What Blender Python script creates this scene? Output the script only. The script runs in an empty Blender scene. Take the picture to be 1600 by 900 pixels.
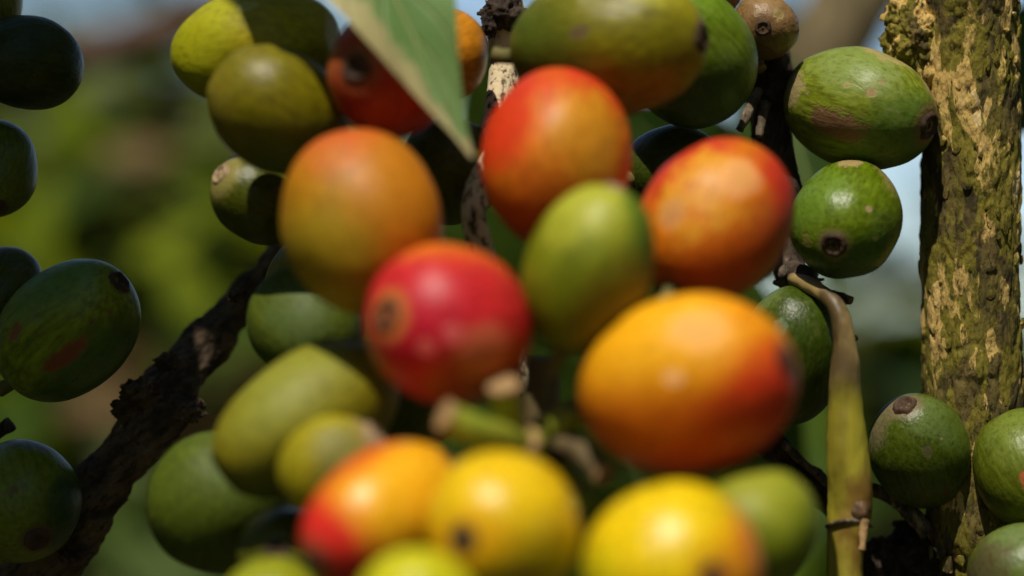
import bpy, bmesh, math, random
from mathutils import Vector, Matrix, noise
R_ = math.radians
SC = bpy.context.scene
COL = SC.collection

# ---------------------------------------------------------------- camera, sky, sun, exposure
TILT = R_(4.0)
CAM = Vector((0.0, 0.0, 1.5))
RIGHT = Vector((1, 0, 0))
FWD = Vector((0, math.cos(TILT), math.sin(TILT)))
UP = Vector((0, -math.sin(TILT), math.cos(TILT)))
cam = bpy.data.cameras.new('camera')
cam.lens = 85.0
cam.sensor_width = 36.0
cam.clip_start = 0.005
cam.clip_end = 2000.0
cam.dof.use_dof = True
cam.dof.focus_distance = 0.2995
cam.dof.aperture_fstop = 8.0
camo = bpy.data.objects.new('camera', cam)
camo.location = CAM
camo.rotation_euler = (math.pi / 2 + TILT, 0, 0)
COL.objects.link(camo)
SC.camera = camo

SUNV = Vector((-0.16, -0.50, 0.85)).normalized()      # towards the sun
w = bpy.data.worlds.new('World')
SC.world = w
w.use_nodes = True
wn = w.node_tree
sky = wn.nodes.new('ShaderNodeTexSky')
sky.sky_type = 'NISHITA'
sky.sun_disc = False
sky.sun_elevation = math.asin(SUNV.z)
sky.sun_rotation = math.atan2(SUNV.x, SUNV.y)
sky.air_density = 1.1
sky.dust_density = 0.1
wn.nodes['Background'].inputs[1].default_value = 0.12
wn.links.new(sky.outputs[0], wn.nodes['Background'].inputs[0])
sd = bpy.data.lights.new('sun', 'SUN')
sd.energy = 4.4
sd.angle = R_(0.53)
sd.color = (1.0, 0.92, 0.79)
so = bpy.data.objects.new('sun', sd)
so.rotation_euler = (-SUNV).to_track_quat('-Z', 'Y').to_euler()
so.location = (0, 0, 6)
COL.objects.link(so)
SC.view_settings.view_transform = 'Standard'
SC.view_settings.look = 'None'
SC.view_settings.gamma = 1.0
SC.view_settings.use_curve_mapping = False
SC.view_settings.exposure = 0.0

K = 36.0 / 85.0 / 1600.0


def P(x, y, d):
    """point in the place at distance d in front of the lens, (x, y) as in the 1600 x 900 photograph"""
    return CAM + RIGHT * ((x - 800) * K * d) + UP * ((450 - y) * K * d) + FWD * d


def D(v):
    """direction given as (right, up, towards the camera)"""
    return (RIGHT * v[0] + UP * v[1] - FWD * v[2]).normalized()


# ---------------------------------------------------------------- helpers
def props(o, label=None, cat=None, group=None, kind=None):
    if label: o['label'] = label
    if cat: o['category'] = cat
    if group: o['group'] = group
    if kind: o['kind'] = kind
    return o


def empty(name, loc, label, cat, group=None):
    o = bpy.data.objects.new(name, None)
    o.empty_display_size = 0.005
    o.location = loc
    COL.objects.link(o)
    return props(o, label, cat, group)


def put(name, me, mat=None, parent=None):
    """link a mesh whose vertices are in world space (or in the parent's space)"""
    if mat is not None and not me.materials:
        me.materials.append(mat)
    o = bpy.data.objects.new(name, me)
    COL.objects.link(o)
    if parent is not None:
        o.parent = parent
    return o


def mesh(name, verts, faces, smooth=True):
    me = bpy.data.meshes.new(name)
    me.from_pydata([tuple(v) for v in verts], [], faces)
    me.validate()
    if smooth:
        me.polygons.foreach_set('use_smooth', [True] * len(me.polygons))
    me.update()
    return me


def local(verts, root):
    return [v - root.location for v in verts]


def catmull(pts, rad, n):
    out, ro = [], []
    m = len(pts)
    for i in range(m - 1):
        p0, p1, p2, p3 = pts[max(i - 1, 0)], pts[i], pts[i + 1], pts[min(i + 2, m - 1)]
        nn = n[i] if isinstance(n, (list, tuple)) else n
        for j in range(nn):
            t = j / nn
            out.append(0.5 * ((2 * p1) + (p2 - p0) * t + (2 * p0 - 5 * p1 + 4 * p2 - p3) * t * t + (3 * p1 - p0 - 3 * p2 + p3) * t ** 3))
            s = t * t * (3 - 2 * t)
            ro.append(rad[i] * (1 - s) + rad[i + 1] * s)
    out.append(pts[-1].copy()); ro.append(rad[-1])
    return out, ro


def tube(pts, rad, seg=24, n=8, disp=None, cap=True):
    """a bent tapered tube; disp(p, ang, s, r) gives a radial offset in metres"""
    c, r = catmull(pts, rad, n)
    vs, fs = [], []
    t0 = (c[1] - c[0]).normalized()
    x = t0.orthogonal().normalized()
    s = 0.0
    for i, p in enumerate(c):
        t = (c[min(i + 1, len(c) - 1)] - c[max(i - 1, 0)]).normalized()
        x = (x - t * x.dot(t)).normalized()
        y = t.cross(x)
        if i: s += (p - c[i - 1]).length
        for j in range(seg):
            a = 2 * math.pi * j / seg
            d = x * math.cos(a) + y * math.sin(a)
            rr = r[i]
            q = p + d * rr
            if disp: rr += disp(q, a, s, r[i])
            vs.append(p + d * rr)
    for i in range(len(c) - 1):
        for j in range(seg):
            a = i * seg + j; b = i * seg + (j + 1) % seg
            fs.append((a, b, b + seg, a + seg))
    if cap:
        for i, rev in ((0, True), (len(c) - 1, False)):
            k = len(vs); vs.append(c[i].copy())
            for j in range(seg):
                a = i * seg + j; b = i * seg + (j + 1) % seg
                fs.append((b, a, k) if rev else (a, b, k))
    return vs, fs


def join(parts):
    vs, fs = [], []
    for v, f in parts:
        k = len(vs); vs += v
        fs += [tuple(i + k for i in q) for q in f]
    return vs, fs


# ---------------------------------------------------------------- materials
class NB:
    """small node builder"""
    def __init__(self, name):
        self.m = bpy.data.materials.new(name)
        self.m.use_nodes = True
        self.t = self.m.node_tree
        self.b = self.t.nodes['Principled BSDF']
        self.out = self.t.nodes['Material Output']

    def n(self, typ, ins=None, **kw):
        nd = self.t.nodes.new('ShaderNode' + typ)
        for k, v in kw.items(): setattr(nd, k, v)
        for k, v in (ins or {}).items(): self.put(nd.inputs[k], v)
        return nd

    def put(self, sock, v):
        if hasattr(v, 'is_output') and v.is_output: self.t.links.new(v, sock)
        elif sock.type == 'RGBA' and len(v) == 3: sock.default_value = (*v, 1)
        else: sock.default_value = v

    def math(self, op, a, b=0.0, clamp=False):
        return self.n('Math', {0: a, 1: b}, operation=op, use_clamp=clamp).outputs[0]

    def vmath(self, op, a, b=None, out=0):
        return self.n('VectorMath', {0: a, **({1: b} if b is not None else {})}, operation=op).outputs[out]

    def ss(self, x, lo, hi):
        return self.n('MapRange', {0: x, 1: lo, 2: hi, 3: 0.0, 4: 1.0}, interpolation_type='SMOOTHSTEP').outputs[0]

    def mix(self, f, a, b):
        nd = self.n('Mix', data_type='RGBA')
        self.put(nd.inputs[0], f); self.put(nd.inputs[6], a); self.put(nd.inputs[7], b)
        return nd.outputs[2]

    def noise(self, vec, scale, detail=3.0, rough=0.55):
        return self.n('TexNoise', {'Vector': vec, 'Scale': scale, 'Detail': detail, 'Roughness': rough}).outputs[0]

    def ramp(self, f, stops):
        nd = self.n('ValToRGB', {0: f})
        e = nd.color_ramp.elements
        while len(e) < len(stops): e.new(0.5)
        for i, (p, c) in enumerate(stops):
            e[i].position = p; e[i].color = (*c, 1)
        return nd.outputs[0]

    def bump(self, h, dist, strength=1.0, prev=None):
        return self.n('Bump', {'Height': h, 'Distance': dist, 'Strength': strength, **({'Normal': prev} if prev else {})}).outputs[0]

    def set(self, **kw):
        for k, v in kw.items(): self.put(self.b.inputs[k.replace('_', ' ')], v)
        return self.m


def skin_material(name, base, R, L, rot, layers=(), spots=(), sharp=False, seed=0, rough=0.31, streak=0.25, pole=(0.10, 0.05, 0.02), polesize=0.22, speck=0.0, scuff=0.0, scuffcol=(0.30, 0.20, 0.10)):
    """fruit skin: colour layers (colour, direction, from, to, raggedness) and scars (direction, size, colour, strength, raggedness)"""
    nb = NB(name)
    tc = nb.n('TexCoord')
    p = nb.n('Mapping', {'Vector': tc.outputs['Object'], 'Scale': (1 / R, 1 / R, 1 / L)}).outputs[0]
    u = nb.vmath('NORMALIZE', p)
    off = nb.vmath('ADD', u, (seed * 3.7, seed * 1.3, seed * 2.1))
    inv = rot.to_3x3().transposed()
    wob = nb.noise(off, 2.2, 3.0)
    fine = nb.noise(off, 9.0, 4.0, 0.6)
    grit = nb.noise(nb.n('Mapping', {'Vector': off, 'Scale': (30, 30, 12)}).outputs[0], 1.0, 4.0, 0.6)
    # fine lengthwise fibres of the skin
    fib = nb.noise(nb.n('Mapping', {'Vector': off, 'Scale': (13, 13, 1.6)}).outputs[0], 1.0, 4.0, 0.6)
    col = nb.mix(nb.ss(fib, 0.3, 0.72), tuple(c * (1 - streak) for c in base), tuple(min(1, c * (1 + streak)) for c in base))
    for (c, d, lo, hi, rag) in layers:
        dl = inv @ D(d)
        dot = nb.vmath('DOT_PRODUCT', u, tuple(dl), out=1)
        v = nb.math('ADD', dot, nb.math('MULTIPLY', nb.math('SUBTRACT', wob, 0.5), rag * 2.0))
        v = nb.math('ADD', v, nb.math('MULTIPLY', nb.math('SUBTRACT', fib, 0.5), rag * 1.1))
        v = nb.math('ADD', v, nb.math('MULTIPLY', nb.math('SUBTRACT', grit, 0.5), rag * 1.1))
        col = nb.mix(nb.ss(v, lo, hi), col, c)
    rgh = rough
    rmask = None
    mot = nb.math('ADD', nb.math('MULTIPLY', fine, 0.6), nb.math('MULTIPLY', grit, 0.4))
    dk = nb.n('Mix', {0: 1.0}, data_type='RGBA', blend_type='MULTIPLY')
    nb.put(dk.inputs[6], col)
    nb.put(dk.inputs[7], nb.ramp(mot, [(0.32, (0.52, 0.47, 0.40)), (0.47, (0.88, 0.87, 0.84)), (0.62, (1.0, 1.0, 1.0)), (0.72, (1.0, 1.0, 1.0))]))
    col = dk.outputs[2]
    vs_ = nb.n('TexVoronoi', {'Vector': off, 'Scale': 9.0, 'Randomness': 1.0})
    dot_ = nb.math('MULTIPLY', nb.math('SUBTRACT', 1.0, nb.ss(vs_.outputs['Distance'], 0.05, 0.13)), nb.math('MULTIPLY', nb.ss(nb.n('SeparateXYZ', {0: vs_.outputs['Color']}).outputs[0], 0.62, 0.7), .55))
    col = nb.mix(dot_, col, (0.20, 0.12, 0.05))
    if scuff:
        sc = nb.math('MULTIPLY', nb.ss(nb.math('ADD', nb.math('MULTIPLY', fib, 0.6), nb.math('MULTIPLY', wob, 0.55)), 0.60, 0.74), scuff)
        sc = nb.math('MULTIPLY', sc, nb.ss(fine, 0.35, 0.6))
        col = nb.mix(sc, col, scuffcol)
        rmask = sc
    if speck:
        vo = nb.n('TexVoronoi', {'Vector': off, 'Scale': 16.0, 'Randomness': 1.0}).outputs['Distance']
        sm = nb.math('MULTIPLY', nb.math('SUBTRACT', 1.0, nb.ss(vo, 0.05, 0.16)), speck)
        col = nb.mix(sm, col, tuple(min(1, c * 2.0 + 0.05) for c in base))
    for (d, size, c, st, rag, *ext) in spots:
        dl = inv @ D(d)
        if ext:       # drawn out along a direction
            el = inv @ D(ext[0])
            df = nb.vmath('SUBTRACT', u, tuple(dl))
            al = nb.math('MULTIPLY', nb.vmath('DOT_PRODUCT', df, tuple(el), out=1), 1 - 1 / ext[1])
            dist = nb.vmath('LENGTH', nb.vmath('SUBTRACT', df, nb.n('VectorMath', {0: tuple(el), 'Scale': al}, operation='SCALE').outputs[0]), out=1)
        else:
            dist = nb.vmath('DISTANCE', u, tuple(dl), out=1)
        v = nb.math('ADD', dist, nb.math('MULTIPLY', nb.math('SUBTRACT', fine, 0.5), rag * 1.6))
        v = nb.math('ADD', v, nb.math('MULTIPLY', nb.math('SUBTRACT', wob, 0.5), rag))
        v = nb.math('ADD', v, nb.math('MULTIPLY', nb.math('SUBTRACT', grit, 0.5), min(rag * 1.6, size)))
        mk = nb.math('MULTIPLY', nb.math('SUBTRACT', 1.0, nb.ss(v, size * 0.72, size * 1.15)), st)
        edge = nb.mix(nb.ss(v, size * 0.45, size * 0.9), c, tuple(min(1, x * 1.22 + .004) for x in c))
        col = nb.mix(mk, col, edge)
        rmask = mk if rmask is None else nb.math('MAXIMUM', rmask, mk)
    z = nb.n('SeparateXYZ', {0: u}).outputs[2]
    pm = nb.ss(nb.math('ADD', z, nb.math('MULTIPLY', nb.math('SUBTRACT', fine, .5), 0.05)), 1 - polesize * polesize * 0.75, 1 - polesize * polesize * 0.28)
    col = nb.mix(nb.math('MULTIPLY', pm, 0.75), col, pole)
    h = nb.math('ADD', nb.math('MULTIPLY', fib, 0.5), nb.math('MULTIPLY', fine, 0.5))
    if rmask is not None:
        rgh = nb.math('ADD', rough, nb.math('MULTIPLY', rmask, 0.35))
        h = nb.math('SUBTRACT', h, nb.math('MULTIPLY', rmask, 0.25))
    if not isinstance(rgh, float):
        rgh = nb.math('ADD', rgh, nb.math('MULTIPLY', nb.math('SUBTRACT', fine, .5), 0.25))
    bp = nb.bump(h, 0.00018 if sharp else 0.00016, 1.0)
    return nb.set(Base_Color=col, Roughness=rgh, Specular_IOR_Level=0.30, Normal=bp, Subsurface_Weight=0.0)


def bark_material(name, dark, mid, pale, moss=None, moss_amt=0.0, scale=520.0, stretch=(1, 1, 0.35), pale_cut=(0.56, 0.66), bump=0.0005, rot=None):
    nb = NB(name)
    tc = nb.n('TexCoord').outputs['Object']
    if rot is not None:
        tc = nb.n('Mapping', {'Vector': tc, 'Rotation': rot}).outputs[0]
    q = nb.n('Mapping', {'Vector': tc, 'Scale': tuple(s * scale for s in stretch)}).outputs[0]
    n1 = nb.noise(q, 1.0, 6.0, 0.62)
    n2 = nb.noise(nb.vmath('ADD', q, (31.0, 7.0, 3.0)), 0.8, 5.0, 0.6)
    n3 = nb.noise(q, 3.1, 4.0, 0.6)
    n4 = nb.noise(nb.n('Mapping', {'Vector': tc, 'Scale': (130, 130, 90)}).outputs[0], 1.0, 3.0)
    col = nb.mix(nb.ss(n1, 0.36, 0.6), dark, mid)
    if moss is not None:
        col = nb.mix(nb.math('MULTIPLY', nb.ss(nb.math('ADD', nb.math('MULTIPLY', n2, 0.6), nb.math('MULTIPLY', n4, 0.4)), 0.42, 0.56), moss_amt), col, moss)
    v = nb.math('ADD', nb.math('MULTIPLY', n1, 0.55), nb.math('MULTIPLY', n3, 0.45))
    v = nb.math('ADD', v, nb.math('MULTIPLY', nb.math('SUBTRACT', n4, 0.5), 0.35))
    col = nb.mix(nb.ss(v, *pale_cut), col, pale)
    col = nb.mix(nb.math('MULTIPLY', nb.math('SUBTRACT', 1.0, nb.ss(n3, 0.34, 0.48)), 0.9), col, tuple(c * 0.5 for c in dark))
    h = nb.math('ADD', nb.math('MULTIPLY', n1, 0.6), nb.math('MULTIPLY', n3, 0.5))
    return nb.set(Base_Color=col, Roughness=0.85, Specular_IOR_Level=0.25, Normal=nb.bump(h, bump, 1.0))


def plain_material(name, a, b, scale=300.0, rough=0.7, bump=0.0002, stretch=(1, 1, 1)):
    nb = NB(name)
    tc = nb.n('TexCoord').outputs['Object']
    q = nb.n('Mapping', {'Vector': tc, 'Scale': tuple(scale * s for s in stretch)}).outputs[0]
    n1 = nb.noise(q, 1.0, 5.0, 0.6)
    return nb.set(Base_Color=nb.mix(nb.ss(n1, 0.32, 0.68), a, b), Roughness=rough, Specular_IOR_Level=0.3, Normal=nb.bump(n1, bump, 1.0))


def leaf_material(name, a, b, vein, pale=None, translucent=0.3, near=False, rough=0.5):
    nb = NB(name)
    tc = nb.n('TexCoord').outputs['Object']
    u = nb.n('Attribute', attribute_name='leaf_u').outputs['Fac']
    t = nb.n('Attribute', attribute_name='leaf_t').outputs['Fac']
    rnd = nb.n('ObjectInfo').outputs['Random']
    n1 = nb.noise(tc, 160.0 if near else 40.0, 4.0, 0.6)
    f = nb.ss(nb.math('ADD', nb.math('MULTIPLY', n1, 0.6), nb.math('MULTIPLY', rnd, 0.4)), 0.25, 0.75)
    col = nb.mix(f, a, b)
    au = nb.math('ABSOLUTE', u)
    ph = nb.math('FRACT', nb.math('SUBTRACT', nb.math('MULTIPLY', t, 11.0), nb.math('MULTIPLY', au, 1.6)))
    tri = nb.math('ABSOLUTE', nb.math('SUBTRACT', ph, 0.5))
    vm = nb.math('MULTIPLY', nb.ss(tri, 0.40, 0.5), 0.75 if near else 0.45)
    vm = nb.math('MAXIMUM', vm, nb.math('SUBTRACT', 1.0, nb.ss(au, 0.02, 0.07)))
    col = nb.mix(vm, col, vein)
    if pale is not None:      # dry tan margin and blotches of the blade
        n2 = nb.noise(tc, 330.0, 3.0)
        e = nb.ss(nb.math('ADD', nb.math('MULTIPLY', u, 1.0), nb.math('MULTIPLY', nb.math('SUBTRACT', n2, 0.5), 1.1)), 0.30, 0.80)
        col = nb.mix(nb.math('MULTIPLY', e, 0.85), col, pale)
        e2 = nb.ss(nb.math('ADD', t, nb.math('MULTIPLY', nb.math('SUBTRACT', n2, 0.5), 0.03)), 0.965, 0.99)
        col = nb.mix(e2, col, pale)
    nb.set(Base_Color=col, Roughness=rough, Specular_IOR_Level=0.25 if near else 0.14,
           Normal=nb.bump(nb.math('SUBTRACT', n1, vm), 0.0003 if near else 0.0008, 0.8))
    tr = nb.n('BsdfTranslucent', {'Color': nb.mix(0.55, col, tuple(min(1, c * 1.7) for c in b))})
    mx = nb.n('MixShader', {0: translucent, 1: nb.b.outputs[0], 2: tr.outputs[0]})
    nb.t.links.new(mx.outputs[0], nb.out.inputs[0])
    return nb.m


def leaf_mesh(base, tip, nrm, width, droop=0.0, fold=0.25, wav=0.0, nu=6, nt=14, seed=0, tipsharp=1.0, origin=None, thick=0.0):
    """a pointed oval leaf blade with a keeled midrib and wavy margins"""
    ax = tip - base
    ln = ax.length
    a = ax.normalized()
    n = (nrm - a * nrm.dot(a)).normalized()
    s = a.cross(n)
    rnd = random.Random(seed)
    p1, p2 = rnd.uniform(0, 6), rnd.uniform(0, 6)
    vs, us, ts, fs = [], [], [], []
    o = origin if origin is not None else Vector((0, 0, 0))
    for i in range(nt + 1):
        t = i / nt
        wd = width / 2 * (math.sin(math.pi * min(1.0, t ** 0.9)) ** 0.85) * (1 - 0.35 * t ** 4) if 0 < t < 1 else width * 0.008
        if t > 0.8: wd = max(wd * (1 - 0.25 * tipsharp * (t - 0.8) / 0.2), width * 0.008)
        c = base + ax * t + n * (droop * ln * 4 * t * (1 - t))
        for j in range(-nu, nu + 1):
            u = j / nu
            h = fold * abs(u) * wd * (1 - 0.35 * abs(u)) + wav * wd * abs(u) ** 1.5 * math.sin(t * 24 + (p1 if u > 0 else p2))
            vs.append(c + s * (u * wd) + n * h - o)
            us.append(u); ts.append(t)
    m = 2 * nu + 1
    for i in range(nt):
        for j in range(2 * nu):
            k = i * m + j
            fs.append((k, k + 1, k + m + 1, k + m))
    me = mesh('leaf_blade', vs, fs)
    for nm, dat in (('leaf_u', us), ('leaf_t', ts)):
        at = me.attributes.new(nm, 'FLOAT', 'POINT')
        at.data.foreach_set('value', dat)
    return me


def leaf_rib(base, tip, nrm, r, droop, origin, nt=14):
    ax = tip - base
    a = ax.normalized(); n = (nrm - a * nrm.dot(a)).normalized()
    pts = [base + ax * t + n * (droop * ax.length * 4 * t * (1 - t) - r * 0.3) - origin for t in (-0.06, 0.2, 0.4, 0.6, 0.8, 0.97)]
    vs, fs = tube(pts, [r, r * .9, r * .75, r * .6, r * .4, r * .15], 8, 3)
    return mesh('leaf_midrib', vs, fs)


# ---------------------------------------------------------------- ground
gn = NB('plantation_soil')
gt = gn.n('TexCoord').outputs['Object']
g1 = gn.noise(gt, 1.3, 6.0, 0.6); g2 = gn.noise(gt, 9.0, 5.0, 0.6)
gc = gn.mix(gn.ss(g1, 0.40, 0.58), (0.11, 0.085, 0.045), (0.045, 0.065, 0.014))
gc = gn.mix(gn.ss(g2, 0.5, 0.7), gc, (0.15, 0.12, 0.065))
gn.set(Base_Color=gc, Roughness=0.95, Specular_IOR_Level=0.1, Normal=gn.bump(g2, 0.03, 1.0))
gv, gf = [], []
gx = [-900, -300, -100, -40, -20] + [i * 1.0 for i in range(-12, 13)] + [20, 40, 100, 300, 900]
gy = [-300, -100, -30, -10] + [i * 1.0 for i in range(-4, 21)] + [30, 60, 120, 300, 900]
for yy in gy:
    for xx in gx:
        near = max(0.0, 1 - (abs(xx) + abs(yy)) / 60)
        gv.append(Vector((xx, yy, 0.06 * near * noise.noise(Vector((xx * 0.4, yy * 0.4, 0))) - 0.02)))
nx_ = len(gx)
for i in range(len(gy) - 1):
    for j in range(nx_ - 1):
        k = i * nx_ + j
        gf.append((k, k + 1, k + nx_ + 1, k + nx_))
props(put('ground', mesh('ground', gv, gf), gn.m), kind='structure')

# ---------------------------------------------------------------- shrubs and trees behind
M_leaf_dark = leaf_material('leaf_dark', (0.022, 0.052, 0.006), (0.065, 0.105, 0.009), (0.09, 0.12, 0.03), translucent=0.25)
M_leaf_bright = leaf_material('leaf_bright', (0.11, 0.20, 0.004), (0.22, 0.27, 0.006), (0.14, 0.17, 0.04), translucent=0.35)
M_leaf_dry = leaf_material('leaf_dry', (0.12, 0.075, 0.035), (0.22, 0.15, 0.07), (0.16, 0.10, 0.05), translucent=0.15, rough=0.7)
M_leaf_pale = leaf_material('leaf_pale', (0.14, 0.18, 0.06), (0.24, 0.27, 0.12), (0.26, 0.28, 0.14), translucent=0.25, rough=0.3)  # pale leaf colour stands in for glints in the blurred foliage
M_stem = bark_material('shrub_bark', (0.05, 0.035, 0.022), (0.13, 0.095, 0.06), (0.24, 0.19, 0.13), scale=120, bump=0.001)
Z0 = Vector((0, 0, 0))
LEAF_MESH = [[leaf_mesh(Z0, Vector((1, 0, 0)), Vector((0, 0, 1)), wd, dr, fo, wv, 3, 8, sd)
              for (wd, dr, fo, wv, sd) in ((0.42, 0.06, 0.3, 0.08, 1), (0.38, 0.10, 0.2, 0.12, 2), (0.46, 0.03, 0.35, 0.10, 3))] for _ in range(4)]
for row, mt in zip(LEAF_MESH, (M_leaf_dark, M_leaf_bright, M_leaf_dry, M_leaf_pale)):
    for me in row: me.materials.append(mt)


def leaf_frame(pos, direc, nrm, ln):
    a = direc.normalized(); n = (nrm - a * nrm.dot(a)).normalized(); s = n.cross(a)
    m = Matrix((a, s, n)).transposed().to_4x4()
    return Matrix.Translation(pos) @ m @ Matrix.Scale(ln, 4)


def shrub(x, y, rx, ry, z0, z1, nleaf, seed, label, group, mix=(0.62, 0.25, 0.10, 0.03), size=(0.07, 0.11), top=None):
    rd = random.Random(seed)
    root = empty('coffee_shrub', Vector((x, y, 0)), label, 'shrub', group)
    stems = []
    for k in range(3):
        bx, by = rd.uniform(-.06, .06), rd.uniform(-.06, .06)
        ex, ey = rd.uniform(-.7, .7) * rx, rd.uniform(-.5, .5) * ry
        pts = [Vector((bx, by, -0.03)), Vector((bx + ex * .25, by + ey * .25, z0 * .5)), Vector((ex * .7, ey * .7, (z0 + z1) / 2)), Vector((ex, ey, z1 * 0.97))]
        vs, fs = tube(pts, [.016, .012, .008, .003], 8, 4)
        put('stem', mesh('shrub_stem', vs, fs), M_stem, root)
        stems.append(pts)
    for k in range(nleaf):
        st = rd.choice(stems)
        while True:
            q = Vector((rd.uniform(-1, 1), rd.uniform(-1, 1), rd.uniform(-1, 1)))
            if q.x ** 4 + q.y ** 4 + q.z ** 4 < 1: break
        pos = Vector((q.x * rx, q.y * ry, (z0 + z1) / 2 + q.z * (z1 - z0) / 2))
        if top is not None:
            mx = top(x + pos.x)
            if pos.z > mx: pos.z = mx - rd.random() * 0.15
        r = rd.random(); kind = 0
        for i_, pr in enumerate(mix):
            if r < pr: kind = i_; break
            r -= pr
        ang = rd.uniform(0, 2 * math.pi)
        d = Vector((math.cos(ang), math.sin(ang), rd.uniform(-.9, .25)))
        n = Vector((rd.uniform(-.5, .5), rd.uniform(-.5, .5), 1))
        o = put('leaf', rd.choice(LEAF_MESH[kind]), None, root)
        o.matrix_local = leaf_frame(pos, d, n, rd.uniform(*size))
    return root


GB = 'coffee shrubs out of focus behind the branches'
zt = lambda px, py, d: P(px, py, d).z
near_shrub = shrub(P(215, 0, 1.05).x, 1.05, .15, .20, zt(0, 900, 1.05) - .04, zt(0, 45, 1.05), 190, 5,
      'out of focus green shrub behind the dark slanting branch', GB, mix=(.36, .28, .22, .14), size=(.08, .13))
rd = random.Random(77)
for (x, y, d, kind, ln, ang) in ((262, 400, .82, 1, .040, 40), (300, 470, .80, 1, .034, -60), (70, 350, .84, 1, .040, 80), (165, 132, .78, 3, .020, 20), (112, 185, .84, 1, .030, 100), (215, 250, .86, 2, .034, 10),
                                (312, 190, .84, 3, .016, 60), (215, 730, .84, 3, .034, -30), (190, 640, .86, 2, .034, 120), (205, 850, .88, 1, .036, 30), (320, 330, .86, 1, .028, 150), (100, 600, .84, 0, .04, 70), (150, 300, .80, 0, .036, 30)):
    a_ = R_(ang)                 # added leaves turned to the light; small pale ones imitate glints and sky spots
    dv = RIGHT * math.cos(a_) + UP * math.sin(a_) + FWD * rd.uniform(-.3, .3)
    o = put('leaf', LEAF_MESH[kind][rd.randrange(3)], None, near_shrub)
    o.matrix_local = leaf_frame(P(x, y, d) - dv * ln / 2 - near_shrub.location, dv, SUNV - FWD * .5, ln)
shrub(P(-150, 0, 1.25).x, 1.25, .26, .22, zt(0, 900, 1.25) - .12, zt(0, 60, 1.25), 150, 6,
      'dark blurred shrub behind the shaded cherries at the left edge', GB, mix=(.45, .40, .12, .03))
shrub(P(800, 0, 1.35).x, 1.35, .30, .22, zt(0, 900, 1.35) - .12, zt(0, -40, 1.35), 150, 7,
      'blurred dark shrub hidden behind the ripening cluster', GB)
shrub(P(1380, 0, 1.15).x, 1.15, .16, .22, zt(0, 900, 1.15) - .05, zt(0, 440, 1.15), 150, 8,
      'blurred low shrub under the sky gap beside the mossy trunk', GB, mix=(.55, .45, .0, 0), size=(.08, .12))
shrub(-.75, 3.4, .50, .5, .5, zt(0, 55, 3.4), 230, 9, 'far blurred shrub in the second row showing through at left', GB, size=(.10, .16))
shrub(.35, 3.6, .8, .5, .4, zt(0, 450, 3.6), 150, 10, 'far blurred shrub in the second row right of the cluster', GB, size=(.10, .16))



def crown_mesh(rx, ry, rz, n, seed, size):
    """many small folded leaves in clumps through a flattened volume"""
    rd = random.Random(seed)
    vs, fs = [], []
    clumps = []
    while len(clumps) < max(8, n // 45):
        q = Vector((rd.uniform(-1, 1), rd.uniform(-1, 1), rd.uniform(-1, 1)))
        if q.length < 1: clumps.append(q)
    for i in range(n):
        c = rd.choice(clumps)
        q = c + Vector((rd.gauss(0, .16), rd.gauss(0, .16), rd.gauss(0, .22)))
        p = Vector((q.x * rx, q.y * ry, q.z * rz))
        a = Vector((rd.uniform(-1, 1), rd.uniform(-1, 1), rd.uniform(-.8, .3))).normalized()
        nn = Vector((rd.uniform(-.6, .6), rd.uniform(-.6, .6), 1)); nn = (nn - a * nn.dot(a)).normalized()
        b = a.cross(nn); l = size * rd.uniform(.7, 1.3); w_ = l * .24
        k = len(vs)
        vs += [p, p + a * l * .45 + b * w_ + nn * w_ * .3, p + a * l, p + a * l * .45 - b * w_ + nn * w_ * .3, p + a * l * .5]
        fs += [(k, k + 1, k + 4), (k + 1, k + 2, k + 4), (k + 2, k + 3, k + 4), (k + 3, k, k + 4)]
    return mesh('tree_crown', vs, fs, False)


def shade_tree(x, y, zc, rx, ry, rz, n, seed, label, size=.24, lean=(0, 0), group='shade trees of the plantation'):
    rd = random.Random(seed)
    root = empty('shade_tree', Vector((x, y, 0)), label, 'tree', group)
    top = Vector((lean[0], lean[1], zc))
    parts = [tube([Vector((0, 0, -.05)), Vector((lean[0] * .2, lean[1] * .2, zc * .35)), Vector((lean[0] * .6, lean[1] * .6, zc * .7)), top + Vector((0, 0, rz * .5))], [.14, .11, .08, .03], 12, 5)]
    for k in range(6):
        a = k * 1.05 + rd.uniform(-.3, .3)
        e = top + Vector((math.cos(a) * rx * .75, math.sin(a) * ry * .75, rd.uniform(-.2, .5) * rz))
        b = Vector((lean[0] * .5, lean[1] * .5, zc * rd.uniform(.5, .75)))
        parts.append(tube([b, (b + e) / 2 + Vector((0, 0, .15)), e], [.05, .035, .012], 8, 4))
    put('trunk', mesh('tree_trunk', *join(parts)), M_stem, root)
    c = put('crown', crown_mesh(rx, ry, rz, n, seed, size), M_leaf_dark, root)
    c.location = top
    return root


GT = 'shade trees of the plantation'
shade_tree(-1.45, 9.6, 2.16, 1.5, 1.3, .85, 8000, 87, 'low bushy tree far behind, just under the bright sky at upper left')
shade_tree(-4.6, 4.3, 2.7, 2.6, 2.2, 2.3, 4600, 81, 'unseen dense tree added at the far left to block the sky', .28)  # unseen dense trees here are added to cut the sky fill
shade_tree(-3.1, 5.6, 3.1, 1.6, 1.6, 1.9, 4200, 86, 'unseen dense tree added at the left beyond the first shrubs to dim sky reflections', .26)  # added to take the sky reflection off the left fruit
shade_tree(-6.0, 1.2, 2.4, 2.0, 2.4, 2.2, 4200, 82, 'unseen low tree added straight left of the viewer to block the sky', .28)
shade_tree(5.6, 2.6, 2.6, 2.4, 2.6, 2.3, 4600, 83, 'unseen dense tree added at the far right to block the sky', .28)
shade_tree(4.4, -4.2, 2.6, 2.6, 2.2, 2.3, 4600, 84, 'unseen dense tree added behind the viewer to the right to block the sky', .28)
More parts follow.
